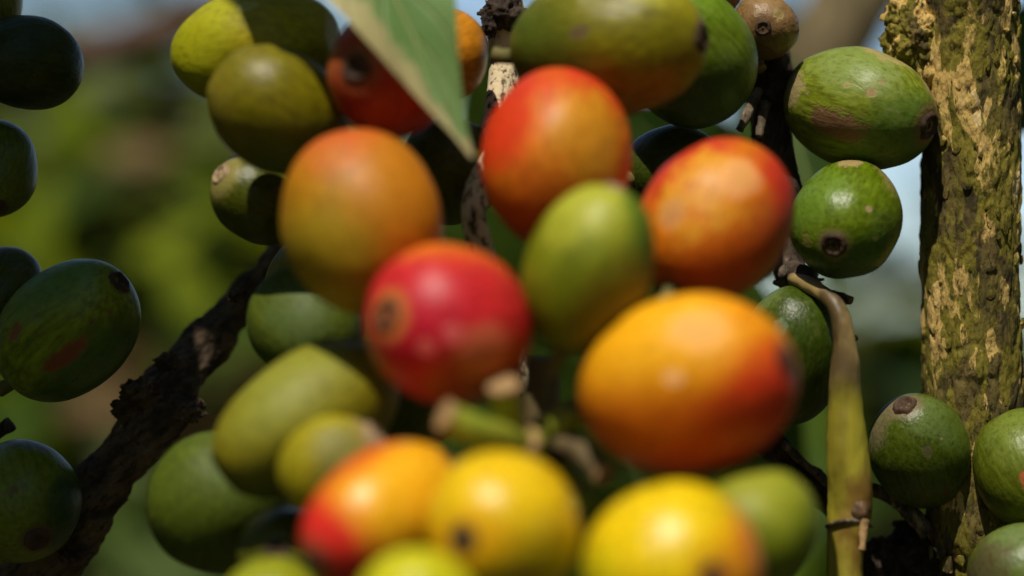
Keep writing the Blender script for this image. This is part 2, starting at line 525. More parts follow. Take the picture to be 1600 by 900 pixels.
shade_tree(-4.4, -4.4, 2.6, 2.4, 2.2, 2.3, 4600, 85, 'unseen dense tree added behind the viewer to the left to block the sky', .28)
shade_tree(-2.4, 8.5, 2.1, 2.6, 1.6, .85, 6500, 51, 'broad low shade tree far behind the left cherries, a dark green blur')
shade_tree(1.1, 9.5, 1.15, 2.6, 1.4, 1.05, 4500, 52, 'low dense bushy tree far behind, under the sky gap by the trunk')
shade_tree(1.6, 4.6, 5.2, 2.9, 2.2, 1.0, 4600, 53, 'unseen spreading tree added so its crown blocks the sky above the picture', lean=(0, -1.2))  # added unseen crowns block open sky above, beside and behind
shade_tree(4.3, .2, 4.2, 2.8, 3.2, 1.5, 4200, 54, 'unseen tall tree added right of the coffee row to block sky light')
shade_tree(-4.6, .4, 4.2, 3.2, 3.2, 1.5, 4200, 55, 'unseen tall tree added left of the coffee row to block sky light')
shade_tree(.5, -5.2, 2.6, 4.0, 1.6, 1.6, 4200, 56, 'unseen leafy tree added behind the viewer to block sky light')

GS = 'unseen coffee shrubs added round the branches to block sky light'  # out-of-view shrubs added close by to lower the ambient light
SZ = (.10, .15)
shrub(-.70, .25, .40, .60, .75, 2.3, 190, 61, 'unseen coffee shrub added close on the left to block sky light', GS, mix=(.85, .12, .03, 0), size=SZ)
shrub(.76, .25, .40, .60, .75, 2.3, 190, 62, 'unseen coffee shrub added close on the right of the mossy trunk to block sky light', GS, mix=(.85, .12, .03, 0), size=SZ)
shrub(.42, .95, .36, .32, 1.82, 2.5, 110, 63, 'unseen shrub tops added over the branches to block sky light', GS, mix=(.85, .12, .03, 0), size=SZ)
shrub(-.55, -.9, .6, .35, .5, 1.95, 150, 64, 'unseen coffee shrub added behind the viewer on the left to block sky light', GS, mix=(.85, .12, .03, 0), size=SZ)
shrub(.60, -.95, .55, .35, .5, 1.95, 150, 65, 'unseen coffee shrub added behind the viewer on the right to block sky light', GS, mix=(.85, .12, .03, 0), size=SZ)

shade_tree(2.9, -3.2, 7.0, 2.3, 3.0, 1.2, 3600, 71, 'unseen very tall tree added right of the viewer to narrow the sky opening')  # added unseen crowns narrow the sky opening around the sun
shade_tree(-4.6, -3.2, 7.0, 2.4, 3.0, 1.2, 3600, 72, 'unseen very tall tree added left of the viewer to narrow the sky opening')
shade_tree(-.6, -8.4, 6.4, 3.6, 2.6, 1.5, 3600, 73, 'unseen very tall tree added far behind the viewer to narrow the sky opening')
shade_tree(-.9, .1, 7.4, 3.0, 1.5, 1.0, 2600, 74, 'unseen very tall tree added so its crown closes the sky overhead', lean=(0, .2))

# the two blurred limbs between the shrubs and the branches in focus
M_limb = bark_material('limb_bark', (0.07, 0.055, 0.025), (0.17, 0.13, 0.065), (0.25, 0.20, 0.11), scale=150, bump=0.0006)
M_limb_red = bark_material('limb_bark_reddish', (0.09, 0.05, 0.035), (0.17, 0.10, 0.07), (0.25, 0.17, 0.12), scale=150, bump=0.0006)


def limb(label, pts, rad, mat, seg=20):
    root = empty('bare_limb', pts[0], label, 'branch')
    vs, fs = tube([p - pts[0] for p in pts], rad, seg, 8, lambda q, a, s, r: r * .12 * noise.noise(q * 90))
    put('bark', mesh('limb_bark', vs, fs), mat, root)
    return root


lb = limb('thick pale grey limb out of focus above the blotched green cherry',
          [P(700, 1300, .62), P(980, 620, .58), P(1235, 170, .56), P(1400, -110, .57), P(1640, -560, .60)], [.012, .0115, .0105, .010, .008], M_limb)
lb2 = limb('reddish brown limb out of focus under the sky at upper left',
           [P(-500, 330, .72), P(60, 112, .68), P(200, 66, .66), P(330, 26, .65), P(620, -110, .62)], [.007, .006, .0055, .005, .004], M_limb_red)

# ---------------------------------------------------------------- mossy trunk
tb = NB('mossy_bark')
to = tb.n('TexCoord').outputs['Object']
q1 = tb.n('Mapping', {'Vector': to, 'Scale': (560, 560, 230)}).outputs[0]
wv = tb.n('TexNoise', {'Vector': q1, 'Scale': 0.9, 'Detail': 3.0})
q2 = tb.vmath('ADD', q1, tb.vmath('MULTIPLY', wv.outputs[1], (1.3, 1.3, 1.3)))
vc = tb.n('SeparateXYZ', {0: tb.n('TexVoronoi', {'Vector': q2, 'Scale': 1.0}).outputs['Color']}).outputs
tf = tb.noise(q1, 2.6, 6.0, 0.65)
tl = tb.noise(tb.n('Mapping', {'Vector': to, 'Scale': (150, 150, 55)}).outputs[0], 1.0, 4.0, 0.55)
tg = tb.noise(q1, 0.8, 5.0, 0.6)
tcol = tb.mix(tb.ss(tg, 0.38, 0.62), (0.045, 0.034, 0.012), (0.155, 0.115, 0.032))
tcol = tb.mix(tb.math('MULTIPLY', tb.ss(tb.math('ADD', tl, tb.math('MULTIPLY', vc[1], .25)), 0.52, 0.70), .85), tcol, (0.22, 0.185, 0.020))
pv = tb.math('ADD', tb.math('MULTIPLY', vc[0], .45), tb.math('ADD', tb.math('MULTIPLY', tf, .55), tb.math('MULTIPLY', tb.math('SUBTRACT', tl, .5), .9)))
tcol = tb.mix(tb.ss(pv, 0.595, 0.70), tcol, (0.62, 0.42, 0.13))
tcol = tb.mix(tb.math('MULTIPLY', tb.ss(tb.math('ADD', pv, tb.math('MULTIPLY', vc[2], .15)), 0.86, 0.95), .8), tcol, (0.72, 0.56, 0.28))
tcol = tb.mix(tb.math('MULTIPLY', tb.math('SUBTRACT', 1.0, tb.ss(tf, 0.34, 0.46)), .85), tcol, (0.022, 0.017, 0.008))
M_trunk = tb.set(Base_Color=tcol, Roughness=.85, Specular_IOR_Level=.25, Normal=tb.bump(tb.math('ADD', tf, tb.math('MULTIPLY', vc[0], .25)), .0006, 1.0))
M_burr = bark_material('crusty_moss', (0.030, 0.022, 0.009), (0.11, 0.075, 0.024), (0.42, 0.28, 0.12), moss=(0.17, 0.130, 0.016), moss_amt=0.55,
                       scale=700, stretch=(1, 1, 0.8), pale_cut=(0.57, 0.66), bump=0.0008)


def rough_bark(amp, f=350.0, zs=0.35):
    def d(q, a, s, r):
        v = Vector((q.x * f, q.y * f, q.z * f * zs))
        h = noise.fractal(v, 0.8, 2.1, 5)
        c = noise.noise(Vector((q.x * 130, q.y * 130, q.z * 60)))
        return amp * (h * 0.75 + c * 0.9)
    return d


def plate_bark(q, a, s, r):
    v = Vector((q.x * 560, q.y * 560, q.z * 230))
    v = v + noise.noise_vector(v * .6) * .45
    dist, pt = noise.voronoi(v)
    edge = min(1.0, (dist[1] - dist[0]) * 3.5)
    hgt = noise.noise(pt[0] * 3.7 + Vector((.3, .1, .7)))
    f = noise.fractal(Vector((q.x * 900, q.y * 900, q.z * 330)), .8, 2.1, 4)
    c = noise.noise(Vector((q.x * 130, q.y * 130, q.z * 60)))
    return .00034 * hgt * edge + .00022 * (edge - 1) + .00022 * f + .0004 * c


TR = .3065
kx = K * TR
pts = [P(1475, 19000, .37), P(1490, 6000, .335), P(1505, 2600, .318), P(1537, 1000, TR + .002), P(1530, 820, TR), P(1521, 620, TR), P(1517, 420, TR), P(1519, 210, TR), P(1512, 40, TR), P(1508, -90, TR), P(1500, -700, .314), P(1490, -2400, .33)]
pts[0].z = -0.05
rads = [.020, .013, .009, 76 * kx, 78 * kx, 79 * kx, 77 * kx, 76 * kx, 77 * kx, 75 * kx, .0065, .003]
trunk = empty('coffee_tree', Vector((pts[0].x, pts[0].y, 0)), 'upright mossy coffee tree stem with flaking yellow green bark at the right', 'tree')
vs, fs = tube([p - trunk.location for p in pts], rads, 190, [8, 12, 25, 60, 70, 70, 70, 70, 45, 25, 10], plate_bark)
put('trunk', mesh('trunk_bark', vs, fs), M_trunk, trunk)

# loose flakes and crumbs of bark and moss lying on the trunk: one rough layer
rd = random.Random(21)
fl = []
for i in range(160):
    y = rd.uniform(-30, 930); ang = rd.uniform(-1.75, 1.75)
    c = P(1518 + (y - 420) * (0.02 if y > 420 else 0.005), y, TR)
    out = (RIGHT * math.sin(ang) - FWD * math.cos(ang)).normalized()
    side = UP.cross(out)
    r0 = 77 * kx + rd.uniform(-.0002, .0001)
    w_, h_ = rd.uniform(.0002, .0007), rd.uniform(.0003, .0014)
    lift = rd.uniform(.0, .0001); tilt = rd.uniform(-.3, .3)
    b = c + out * r0
    vs = []
    for (uu, vv) in ((-1, -.6), (-.3, -1), (.6, -.9), (1, .1), (.5, 1), (-.5, .9), (-1, .3)):
        uu *= rd.uniform(.7, 1.2); vv *= rd.uniform(.7, 1.2)
        vs.append(b + side * (uu * w_) + UP * (vv * h_ + uu * tilt * w_) + out * (lift * (vv * .5 + .5) + .00005) - trunk.location)
    m = len(vs)
    cen = sum(vs, Vector()) / m
    vs2 = vs + [v - out * .00035 for v in vs] + [cen + out * .00012]
    f2 = [(j, (j + 1) % m, 2 * m) for j in range(m)] + [((j + 1) % m, j, j + m, (j + 1) % m + m) for j in range(m)]
    fl.append((vs2, f2))
props(put('bark_flakes', mesh('bark_flakes', *join(fl), smooth=False), M_trunk, trunk), kind='stuff')


def lump(center, rad, sub, amp, f, squash=(1, 1, 1), seed=0):
    bm = bmesh.new()
    bmesh.ops.create_icosphere(bm, subdivisions=sub, radius=1.0)
    vs = []
    for v in bm.verts:
        d = v.co.normalized()
        h = noise.fractal(d * f + Vector((seed * 5.1, seed, 0)), 0.75, 2.1, 5)
        e = d * (1 + amp * h)
        vs.append(center + (RIGHT * e.x * squash[0] + UP * e.y * squash[1] - FWD * e.z * squash[2]) * rad)
    fs = [tuple(v.index for v in f_.verts) for f_ in bm.faces]
    bm.free()
    return vs, fs


vs, fs = join([lump(P(1440, 62, TR), 56 * kx, 6, .26, 2.8, (1, 1.1, .8), 1), lump(P(1418, 28, TR), 36 * kx, 5, .28, 2.8, (1, .9, .8), 2), lump(P(1462, 112, TR - .001), 40 * kx, 5, .26, 2.8, (.9, 1.3, .8), 3)])
props(put('burr', mesh('trunk_burr', local(vs, trunk), fs), M_trunk, trunk), label='crusty moss covered knob on the upper left of the trunk')

M_dark = bark_material('dark_bark', (0.020, 0.013, 0.009), (0.060, 0.040, 0.028), (0.15, 0.105, 0.07), scale=560, stretch=(1, 1, .5), pale_cut=(.58, .70), bump=.0006)
M_dark_rot = bark_material('dark_bark_slanting', (0.038, 0.025, 0.014), (0.125, 0.085, 0.050), (0.27, 0.20, 0.12), scale=480, stretch=(1, .5, .45), pale_cut=(.58, .70), bump=.0007, rot=(0, -.85, 0))
M_tan = plain_material('dry_cut_wood', (0.22, 0.13, 0.050), (0.40, 0.25, 0.11), 500, .8)
M_twig = bark_material('twig_bark', (0.06, 0.045, 0.03), (0.16, 0.12, 0.08), (0.36, 0.28, 0.19), scale=620, pale_cut=(.54, .66), bump=.0005)

# the knotty spur at the foot of the trunk
vs, fs = join([lump(P(1405, 882, .311), 56 * kx, 5, .40, 2.4, (1, .8, .8), 4), lump(P(1478, 868, .309), 52 * kx, 5, .45, 2.5, (1.1, .8, .7), 5), lump(P(1440, 835, .312), 36 * kx, 5, .45, 2.6, (1.2, .7, .8), 6), lump(P(1545, 850, .311), 50 * kx, 5, .4, 2.6, (1, .8, .7), 7), lump(P(1450, 950, .311), 90 * kx, 5, .3, 2.4, (1.2, .8, .6), 8)])
props(put('spur', mesh('trunk_spur', local(vs, trunk), fs), M_dark, trunk), label='dark gnarled fruiting spur at the foot of the trunk')


def twig_on(root, a, b, ra, rb, mat, name='twig', mid=None, lab=None, seg=14, amp=.00025, f=500):
    pts = [a, mid, b] if mid is not None else [a, (a + b) / 2, b]
    vs, fs = tube([p - root.location for p in pts], [ra, (ra + rb) / 2, rb], seg, 8, lambda q, an, s, r: amp * noise.fractal(q * f, .8, 2, 4))
    o = put(name, mesh(name, vs, fs), mat, root)
    if lab: props(o, label=lab)
    return o


twig_on(trunk, P(1345, 762, .3075), P(1452, 832, .3055), 8 * kx, 15 * kx, M_twig, mid=P(1395, 778, .306))
twig_on(trunk, P(1478, 842, .3065), P(1545, 740, .3040), 15 * kx, 8 * kx, M_burr, mid=P(1512, 800, .3045))
twig_on(trunk, P(1410, 800, .306), P(1500, 838, .305), 8 * kx, 12 * kx, M_dark)
twig_on(trunk, P(1530, 800, .306), P(1545, 860, .305), 10 * kx, 12 * kx, M_dark)
vs, fs = lump(P(1471, 858, .3055), 9 * kx, 2, .3, 2, (1.3, .6, .6), 3)
put('pale_chip', mesh('pale_chip', local(vs, trunk), fs, False), plain_material('white_chip', (.6, .55, .5), (.8, .78, .74), 300), trunk)

# ---------------------------------------------------------------- dark slanting branch and small twigs
kb = K * .307
root = empty('dark_branch', P(500, 300, .316), 'dark rough branch slanting up behind the green cherries at left', 'branch')
pts = [P(560, 240, .320), P(500, 300, .324), P(425, 408, .3195), P(372, 480, .3185), P(315, 548, .3155), P(245, 640, .3095), P(190, 722, .309), P(105, 830, .310), P(20, 930, .311), P(-300, 1250, .315)]
vs, fs = tube([p - root.location for p in pts], [14 * kb, 16 * kb, 19 * kb, 26 * kb, 41 * kb, 50 * kb, 47 * kb, 50 * kb, 52 * kb, 60 * kb], 110, [8, 20, 30, 35, 45, 45, 50, 45, 10],
              lambda q, a, s, r: .00055 * noise.fractal(q * 300, .8, 2.1, 5) + .0011 * max(-.6, noise.noise(q * 110)) * min(1, r / (40 * kb)))
put('bark', mesh('branch_bark', vs, fs), M_dark_rot, root)
for (x, y, r) in ((218, 612, 26), (196, 640, 20), (262, 566, 16), (292, 640, 24), (118, 868, 20), (372, 462, 14), (160, 745, 18)):
    vs, fs = lump(P(x, y, .3065), r * kb, 4, .5, 2.2, (1.1, .8, .8), x)
    put('bark_knob', mesh('bark_knob', local(vs, root), fs), M_dark_rot, root)
root = empty('dark_twig', P(-70, 720, .306), 'short dark twig stub at the left edge above the low green cherry', 'twig')
twig_on(root, P(-70, 720, .306), P(18, 660, .305), 14 * kb, 12 * kb, M_dark, 'bark', amp=.0006, f=330)
root = empty('broken_twig', P(1180, 670, .307), 'broken dark twig slanting down behind the yellow green shoot', 'twig')
twig_on(root, P(1180, 672, .307), P(1345, 830, .3085), 24 * kb, 20 * kb, M_dark, 'bark', amp=.0007, f=300, seg=28)
twig_on(root, P(1222, 692, .3045), P(1318, 780, .306), 7 * kb, 5 * kb, M_twig, 'peeling_strip', amp=.0002)

# ---------------------------------------------------------------- brown stem at right with its dry stubs
root = empty('brown_stem', P(1200, 20, .309), 'brown stem running down between the orange and the glossy green cherries', 'stem')
pts = [P(1150, -700, .318), P(1188, -120, .313), P(1203, 60, .3115), P(1206, 140, .311), P(1206, 215, .3105), P(1224, 330, .309), P(1236, 420, .307), P(1252, 436, .3030), P(1262, 444, .2990)]
vs, fs = tube([p - root.location for p in pts], [18 * kb, 22 * kb, 27 * kb, 38 * kb, 34 * kb, 30 * kb, 25 * kb, 22 * kb, 16 * kb], 64, [6, 14, 24, 24, 30, 26, 20, 20],
              lambda q, a, s, r: .0004 * noise.fractal(q * 330, .8, 2.1, 5) + .0006 * noise.noise(q * 140))
put('bark', mesh('stem_bark', vs, fs), bark_material('brown_stem_bark', (.030, .020, .014), (.085, .058, .040), (.30, .21, .14), scale=520, stretch=(1, 1, .4), pale_cut=(.57, .68), bump=.0006), root)
for (x0, y0, x1, y1, r, m, d) in ((1186, 140, 1156, 203, 9, M_twig, .304), (1196, 160, 1186, 214, 8, M_twig, .3035), (1172, 74, 1190, 108, 12, M_tan, .305), (1212, 60, 1208, 120, 17, M_dark, .307), (1255, 440, 1222, 424, 12, M_twig, .303), (1300, 462, 1330, 470, 9, M_twig, .303), (1322, 520, 1336, 530, 6, M_twig, .302), (1322, 585, 1333, 590, 5, M_twig, .301)):
    twig_on(root, P(x0, y0, d + .002), P(x1, y1, d), r * kb, r * .8 * kb, m, 'dry_stub')
vs, fs = join([lump(P(1206, 138, .3085), 40 * kb, 4, .45, 2.6, (1, .7, .7), 9), lump(P(1218, 122, .3075), 22 * kb, 4, .4, 2.6, (1, .6, .7), 10)])
put('node', mesh('stem_node', local(vs, root), fs), M_dark, root)
vs, fs = join([lump(P(1246, 438, .3045), 22 * kb, 4, .5, 2.4, (1.4, .7, .7), 11), lump(P(1290, 470, .3035), 13 * kb, 3, .5, 2.4, (1.4, .8, .7), 12)])
put('node', mesh('stem_node', local(vs, root), fs), M_twig, root)

# ---------------------------------------------------------------- yellow green shoot
ks = K * .297
nb = NB('green_shoot_skin')
tc = nb.n('TexCoord').outputs['Object']
s1 = nb.noise(nb.n('Mapping', {'Vector': tc, 'Scale': (420, 420, 50)}).outputs[0], 1.0, 4.0)
s2 = nb.noise(nb.n('Mapping', {'Vector': tc, 'Scale': (160, 160, 70)}).outputs[0], 1.0, 4.0)
cc = nb.mix(nb.ss(s1, .35, .65), (.24, .20, .016), (.36, .31, .022))
cc = nb.mix(nb.ss(s2, .46, .62), cc, (.20, .11, .016))
sz = nb.n('SeparateXYZ', {0: tc}).outputs[2]      # the upper, older length is brown and corky
cc = nb.mix(nb.ss(nb.math('ADD', sz, nb.math('MULTIPLY', s2, .012)), -.0005, .0045), cc, nb.mix(nb.ss(s2, .38, .55), (.10, .065, .022), (.30, .21, .075)))
M_shoot = nb.set(Base_Color=cc, Roughness=.5, Normal=nb.bump(s2, .0005, 1.0))
root = empty('green_shoot', P(1320, 575, .3015), 'yellow green shoot with a dark node rising right of the cluster', 'stem')
pts = [P(1238, 436, .2985), P(1272, 450, .2945), P(1304, 477, .2915), P(1319, 528, .2908), P(1321, 605, .2912), P(1323, 700, .2915), P(1328, 775, .292), P(1327, 812, .2918), P(1322, 850, .2915), P(1322, 930, .291), P(1330, 1300, .289), P(1345, 2200, .285)]
vs, fs = tube([p - root.location for p in pts], [10 * ks, 12 * ks, 14 * ks, 16 * ks, 24 * ks, 31 * ks, 35 * ks, 34 * ks, 29 * ks, 28 * ks, 32 * ks, 34 * ks], 40, 10, lambda q, a, s, r: .0002 * noise.fractal(q * 200, .8, 2, 4))
put('bark', mesh('shoot_bark', vs, fs), M_shoot, root)
vs, fs = join([lump(P(1340, 800, .2905), 25 * ks, 4, .14, 1.6, (.8, 1, .8), 13), lump(P(1320, 830, .2908), 20 * ks, 4, .12, 2.2, (1, .9, .7), 14)])
props(put('node', mesh('shoot_node', local(vs, root), fs), plain_material('dark_node', (.030, .020, .013), (.13, .070, .030), 420, .5), root), label='dark shiny bud scar on the shoot')
vs, fs = tube([P(1327 + 35 * math.cos(a), 818 + 5 * math.cos(a * 2), .2918 - .0028 * math.sin(a)) - root.location for a in [i * math.pi / 6 for i in range(0, 7)]], [3 * ks] * 7, 8, 3)
put('node_rim', mesh('node_rim', vs, fs), M_twig, root)
twig_on(root, P(1350, 812, .2895), P(1346, 860, .2885), 8 * ks, 4 * ks, M_tan, 'peeling_strip')

# ---------------------------------------------------------------- main stem of the ripening cluster, with its picked stalks
km = K * .285
root = empty('cluster_stem', P(790, 40, .296), 'pale cracked stem that carries the ripening cluster, seen under the hanging leaf', 'stem')
pts = [P(800, -1400, .31), P(796, -260, .300), P(790, -30, .299), P(790, 30, .2985), P(790, 100, .298), P(778, 180, .294), P(752, 270, .289), P(742, 350, .286), P(775, 470, .288), P(812, 640, .2895), P(842, 830, .2895), P(860, 1400, .275), P(880, 2600, .27)]
vs, fs = tube([p - root.location for p in pts], [28 * km, 27 * km, 27 * km, 33 * km, 26 * km, 24 * km, 21 * km, 20 * km, 22 * km, 30 * km, 26 * km, 28 * km, 30 * km], 72, [6, 14, 20, 26, 26, 26, 20, 16, 16, 16, 10, 6],
              lambda q, a, s, r: .00012 * noise.fractal(Vector((q.x * 420, q.y * 420, q.z * 420)), .8, 2.1, 5))
put('bark', mesh('cluster_bark', vs, fs), bark_material('pale_cracked_bark', (.06, .040, .022), (.34, .25, .15), (.64, .52, .33), scale=460, stretch=(1, 1, .6), pale_cut=(.40, .50), bump=.0006), root)
vs, fs = join([lump(P(786, 22, .2965), 36 * km, 4, .45, 2.5, (1, .7, .8), 15), lump(P(765, 40, .2955), 18 * km, 4, .4, 2.5, (.7, 1.1, .7), 16)])
put('node', mesh('cluster_node', local(vs, root), fs), M_dark, root)
vs, fs = lump(P(842, 704, .2620), 34 * km, 4, .35, 2.5, (1.1, .9, .8), 17)
put('node', mesh('cluster_node', local(vs, root), fs), M_dark, root)
M_stalk = plain_material('green_stalk', (.19, .24, .016), (.30, .31, .03), 300, .6, stretch=(1, 1, .4))
M_stalk_brown = plain_material('brown_stalk', (.09, .06, .025), (.16, .12, .05), 300, .7, stretch=(1, 1, .4))


def stalk(a, b, r0, r1, mat, cut=True, mid=None):
    o = twig_on(root, a, b, r0, r1, mat, 'fruit_stalk', mid=mid, seg=18, amp=.00012)
    if cut:
        d = (b - (mid if mid is not None else a)).normalized()
        vs, fs = tube([b - root.location - d * r1 * .3, b - root.location + d * r1 * .05, b - root.location + d * r1 * .22], [r1 * 1.10, r1 * 1.16, r1 * .85], 18, 3, lambda q, an, s, r: .0001 * noise.noise(q * 900))
        put('cut_end', mesh('cut_end', vs, fs), M_tan, o)


stalk(P(800, 700, .2500), P(786, 602, .2460), 20 * km, 20 * km, M_stalk)
stalk(P(836, 694, .2510), P(694, 650, .2430), 22 * km, 20 * km, M_stalk, mid=P(762, 678, .2450))
stalk(P(840, 720, .2580), P(824, 688, .2480), 16 * km, 16 * km, M_stalk_brown)
stalk(P(835, 685, .2600), P(948, 624, .2590), 24 * km, 20 * km, M_stalk, cut=False, mid=P(885, 655, .2575))
stalk(P(850, 690, .2600), P(945, 744, .2530), 20 * km, 17 * km, M_stalk_brown, mid=P(900, 700, .256))
stalk(P(845, 680, .277), P(850, 560, .276), 30 * km, 24 * km, M_stalk_brown, cut=False)
stalk(P(850, 700, .266), P(915, 790, .258), 22 * km, 18 * km, M_stalk, cut=False)

# ---------------------------------------------------------------- coffee cherries
# x, y, distance, radius, half length (photo pixels at that distance), direction of the navel end
GEO = {
'amber':   (564,346,.262,125,148,(-.22,.93,-.25)),
'fire':    (869,246,.2682,122,143,(.12,.9,-.4)),
'rosy':    (1117,345,.2688,117,140,(.5,.75,-.4)),
'limelet': (920,420,.2527,100,137,(.30,.90,.15)),
'red':     (700,507,.252,127,134,(-.68,.12,.72)),
'bigorange':(1073,601,.2503,140,180,(.84,.23,.5)),
'twotone': (600,806,.243,104,152,(-.69,-.42,.58)),
'yellow':  (786,824,.235,119,126,(-.49,-.05,.87)),
'sunny':   (1050,888,.2345,138,142,(.38,0,.92)),
'lowlime': (655,962,.2255,100,110,(.2,-.6,-.3)),
'palegreen':(1178,828,.2468,98,108,(.5,.3,-.5)),
'olive':   (480,655,.2645,104,164,(.75,.5,-.3)),
'shadegreen':(478,505,.2855,88,104,(-.3,.4,-.6)),
'peek':    (480,445,.3005,66,80,(.2,.8,-.4)),
'small':   (518,728,.2535,76,86,(.80,.50,.1)),
'darkround':(343,785,.2805,111,118,(-.2,-.5,-.6)),
'cornerdark':(450,872,.268,80,92,(-.10,.22,.95)),
'bottomlime':(425,965,.2495,88,95,(.1,-.8,.2)),
'toplime': (398,74,.2895,90,140,(-.85,-.1,-.3)),
'secondlime':(434,172,.277,95,116,(.75,-.5,-.3)),
'tanlip':  (408,311,.292,71,84,(-.71,.44,.54)),
'shadered':(612,112,.272,101,106,(-.48,-.03,.87)),
'hiddenorange':(690,88,.2885,74,82,(.3,.2,-.6)),
'bigolive':(950,72,.278,112,160,(.9,.05,.42)),
'behind':  (1075,88,.294,102,120,(.5,-.6,-.4)),
'sliver':  (1050,262,.3005,66,84,(.7,.2,-.4)),
'blotched':(1343,170,.3035,96,128,(.76,-.25,.6)),
'glossy':  (1323,343,.2965,88,112,(-.3,-.37,.87)),
'shaded':  (1238,555,.2985,82,112,(-.1,-.9,-.3)),
'ringtop': (1437,705,.302,78,100,(-.33,.76,.55)),
'edge':    (1612,735,.2985,88,100,(.3,-.6,.3)),
'dusty':   (1606,912,.2925,92,100,(.3,-.5,-.3)),
'dried':   (1195,42,.303,52,55,(-.15,-.14,.97)),
'dried2':  (1118,-14,.306,40,44,(.1,-.2,.5)),
'dark1':   (45,98,.300,73,88,(.75,-.1,-.5)),
'dark2':   (-5,262,.298,62,92,(.17,-.70,.66)),
'dark3':   (-2,458,.306,64,80,(.3,.6,-.4)),
'scarred': (105,517,.298,97,134,(.69,.58,.42)),
'dark5':   (33,783,.298,92,102,(.4,-.52,.75)),
'nook':    (652,612,.284,84,96,(.2,.3,-.6)),
'nook2':   (704,268,.2935,78,92,(.1,-.5,-.6)),
'corner':  (-22,-8,.305,56,70,(.2,-.8,-.2)),
}

GREEN = (.085, .150, .018); DKGREEN = (.045, .090, .022); LIME = (.26, .30, .02); OLIVE = (.150, .165, .012)
YEL = (.86, .54, .008); AMB = (.47, .195, .004); ORA = (.70, .19, .006); FIRE = (.70, .095, .008); RED = (.60, .020, .022); CRIM = (.55, .012, .03)
TAN = (.36, .24, .12); BRN = (.15, .075, .035); RUST = (.17, .045, .015)
M_calyx = plain_material('calyx_scar', (.026, .014, .008), (.085, .046, .024), 700, .75)
M_calyx_pale = plain_material('calyx_scar_pale', (.22, .15, .08), (.38, .28, .16), 700, .7)
M_fstalk = plain_material('cherry_stalk', (.10, .10, .02), (.16, .13, .04), 300, .7)


def fruit_mesh(R, L, seed, nu=56, nv=36, rough=0.0, dent=.02):
    vs, fs = [], []
    rd = random.Random(seed)
    e1, p1 = rd.uniform(.015, .035), rd.uniform(0, 6)
    for i in range(nv + 1):
        th = math.pi * i / nv
        for j in range(nu):
            ph = 2 * math.pi * j / nu
            s, c = math.sin(th), math.cos(th)
            sr = s ** 0.975 if s > 0 else 0
            d = Vector((s * math.cos(ph), s * math.sin(ph), c))
            k = 1 + e1 * math.cos(2 * ph + p1) * s + .038 * noise.noise(d * 1.5 + Vector((seed * 2.3, 0, 0))) + .006 * noise.noise(d * 4.5 + Vector((0, 0, seed * 1.9))) + rough * noise.fractal(d * 3.5 + Vector((0, seed, 0)), .8, 2.1, 4)
            z = c * L
            if c > 0: z -= dent * L * max(0, 1 - (th / .30) ** 2)
            else: z += .04 * L * max(0, 1 - ((math.pi - th) / .35) ** 2)
            vs.append(Vector((R * sr * math.cos(ph) * k, R * sr * math.sin(ph) * k, z * (1 + .5 * (k - 1)))))
    for i in range(nv):
        for j in range(nu):
            a = i * nu + j; b = i * nu + (j + 1) % nu
            fs.append((a, a + nu, b + nu, b))
    return mesh('cherry_flesh', vs, fs)


def calyx_mesh(r, z, seed):
    prof = [(r * 1.30, -.32 * r), (r * 1.12, -.02 * r), (r * 1.0, .13 * r), (r * .86, .16 * r), (r * .72, .05 * r), (r * .55, -.07 * r), (r * .34, -.09 * r), (r * .2, -.02 * r), (r * .08, .03 * r)]
    n = 28; vs, fs = [], []
    for (pr, pz) in prof:
        for j in range(n):
            a = 2 * math.pi * j / n
            k = 1 + .16 * noise.noise(Vector((math.cos(a) * 1.5, math.sin(a) * 1.5, seed))) + .12 * noise.noise(Vector((math.cos(a) * 5, math.sin(a) * 5, seed)))
            vs.append(Vector((pr * k * math.cos(a), pr * k * math.sin(a), z + pz + .12 * r * noise.noise(Vector((math.cos(a) * 3, math.sin(a) * 3, seed + pr * 900))))))
    for i in range(len(prof) - 1):
        for j in range(n):
            a = i * n + j; b = i * n + (j + 1) % n
            fs.append((a, b, b + n, a + n))
    fs.append(tuple((len(prof) - 1) * n + j for j in range(n)))
    return mesh('calyx_scar', vs, fs)


GN = 'ripening coffee cherries in the near cluster'
GA = 'green coffee cherries around the cluster'
GR = 'green coffee cherries beside the mossy trunk'
GL = 'shaded green coffee cherries at the left'
count = [0]


def cherry(key, label, group, base, layers=(), spots=(), name='coffee_cherry', calyx=.15, cal_mat=None, rough=0.0, dent=.02, stalk_on=True, gloss=.33, **kw):
    x, y, d, Rp, Lp, ax = GEO[key]
    R, L = Rp * K * d, Lp * K * d
    count[0] += 1; sd = count[0]
    z = D(ax)
    xx = (UP - z * UP.dot(z)).normalized() if abs(UP.dot(z)) < .95 else (RIGHT - z * RIGHT.dot(z)).normalized()
    yy = z.cross(xx)
    rot = Matrix((xx, yy, z)).transposed()
    e = empty(name, P(x, y, d), label, 'coffee cherry', group)
    e.rotation_euler = rot.to_euler()
    if base[1] > base[0]: base = (base[0] * 1.25, base[1], base[2] * .4)
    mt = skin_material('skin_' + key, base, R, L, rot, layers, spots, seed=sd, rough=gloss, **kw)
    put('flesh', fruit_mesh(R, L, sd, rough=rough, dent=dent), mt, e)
    put('calyx_scar', calyx_mesh(R * calyx, L * (1 - dent) + R * calyx * .10, sd), cal_mat or M_calyx, e)
    if not stalk_on: return e
    vs, fs = tube([Vector((0, 0, -L * .93)), Vector((0, .0002, -L - .0012)), Vector((.0003, .0004, -L - .0026))], [.0011, .0009, .0010], 10, 3)
    put('stalk', mesh('cherry_stalk', vs, fs), M_fstalk, e)
    return e


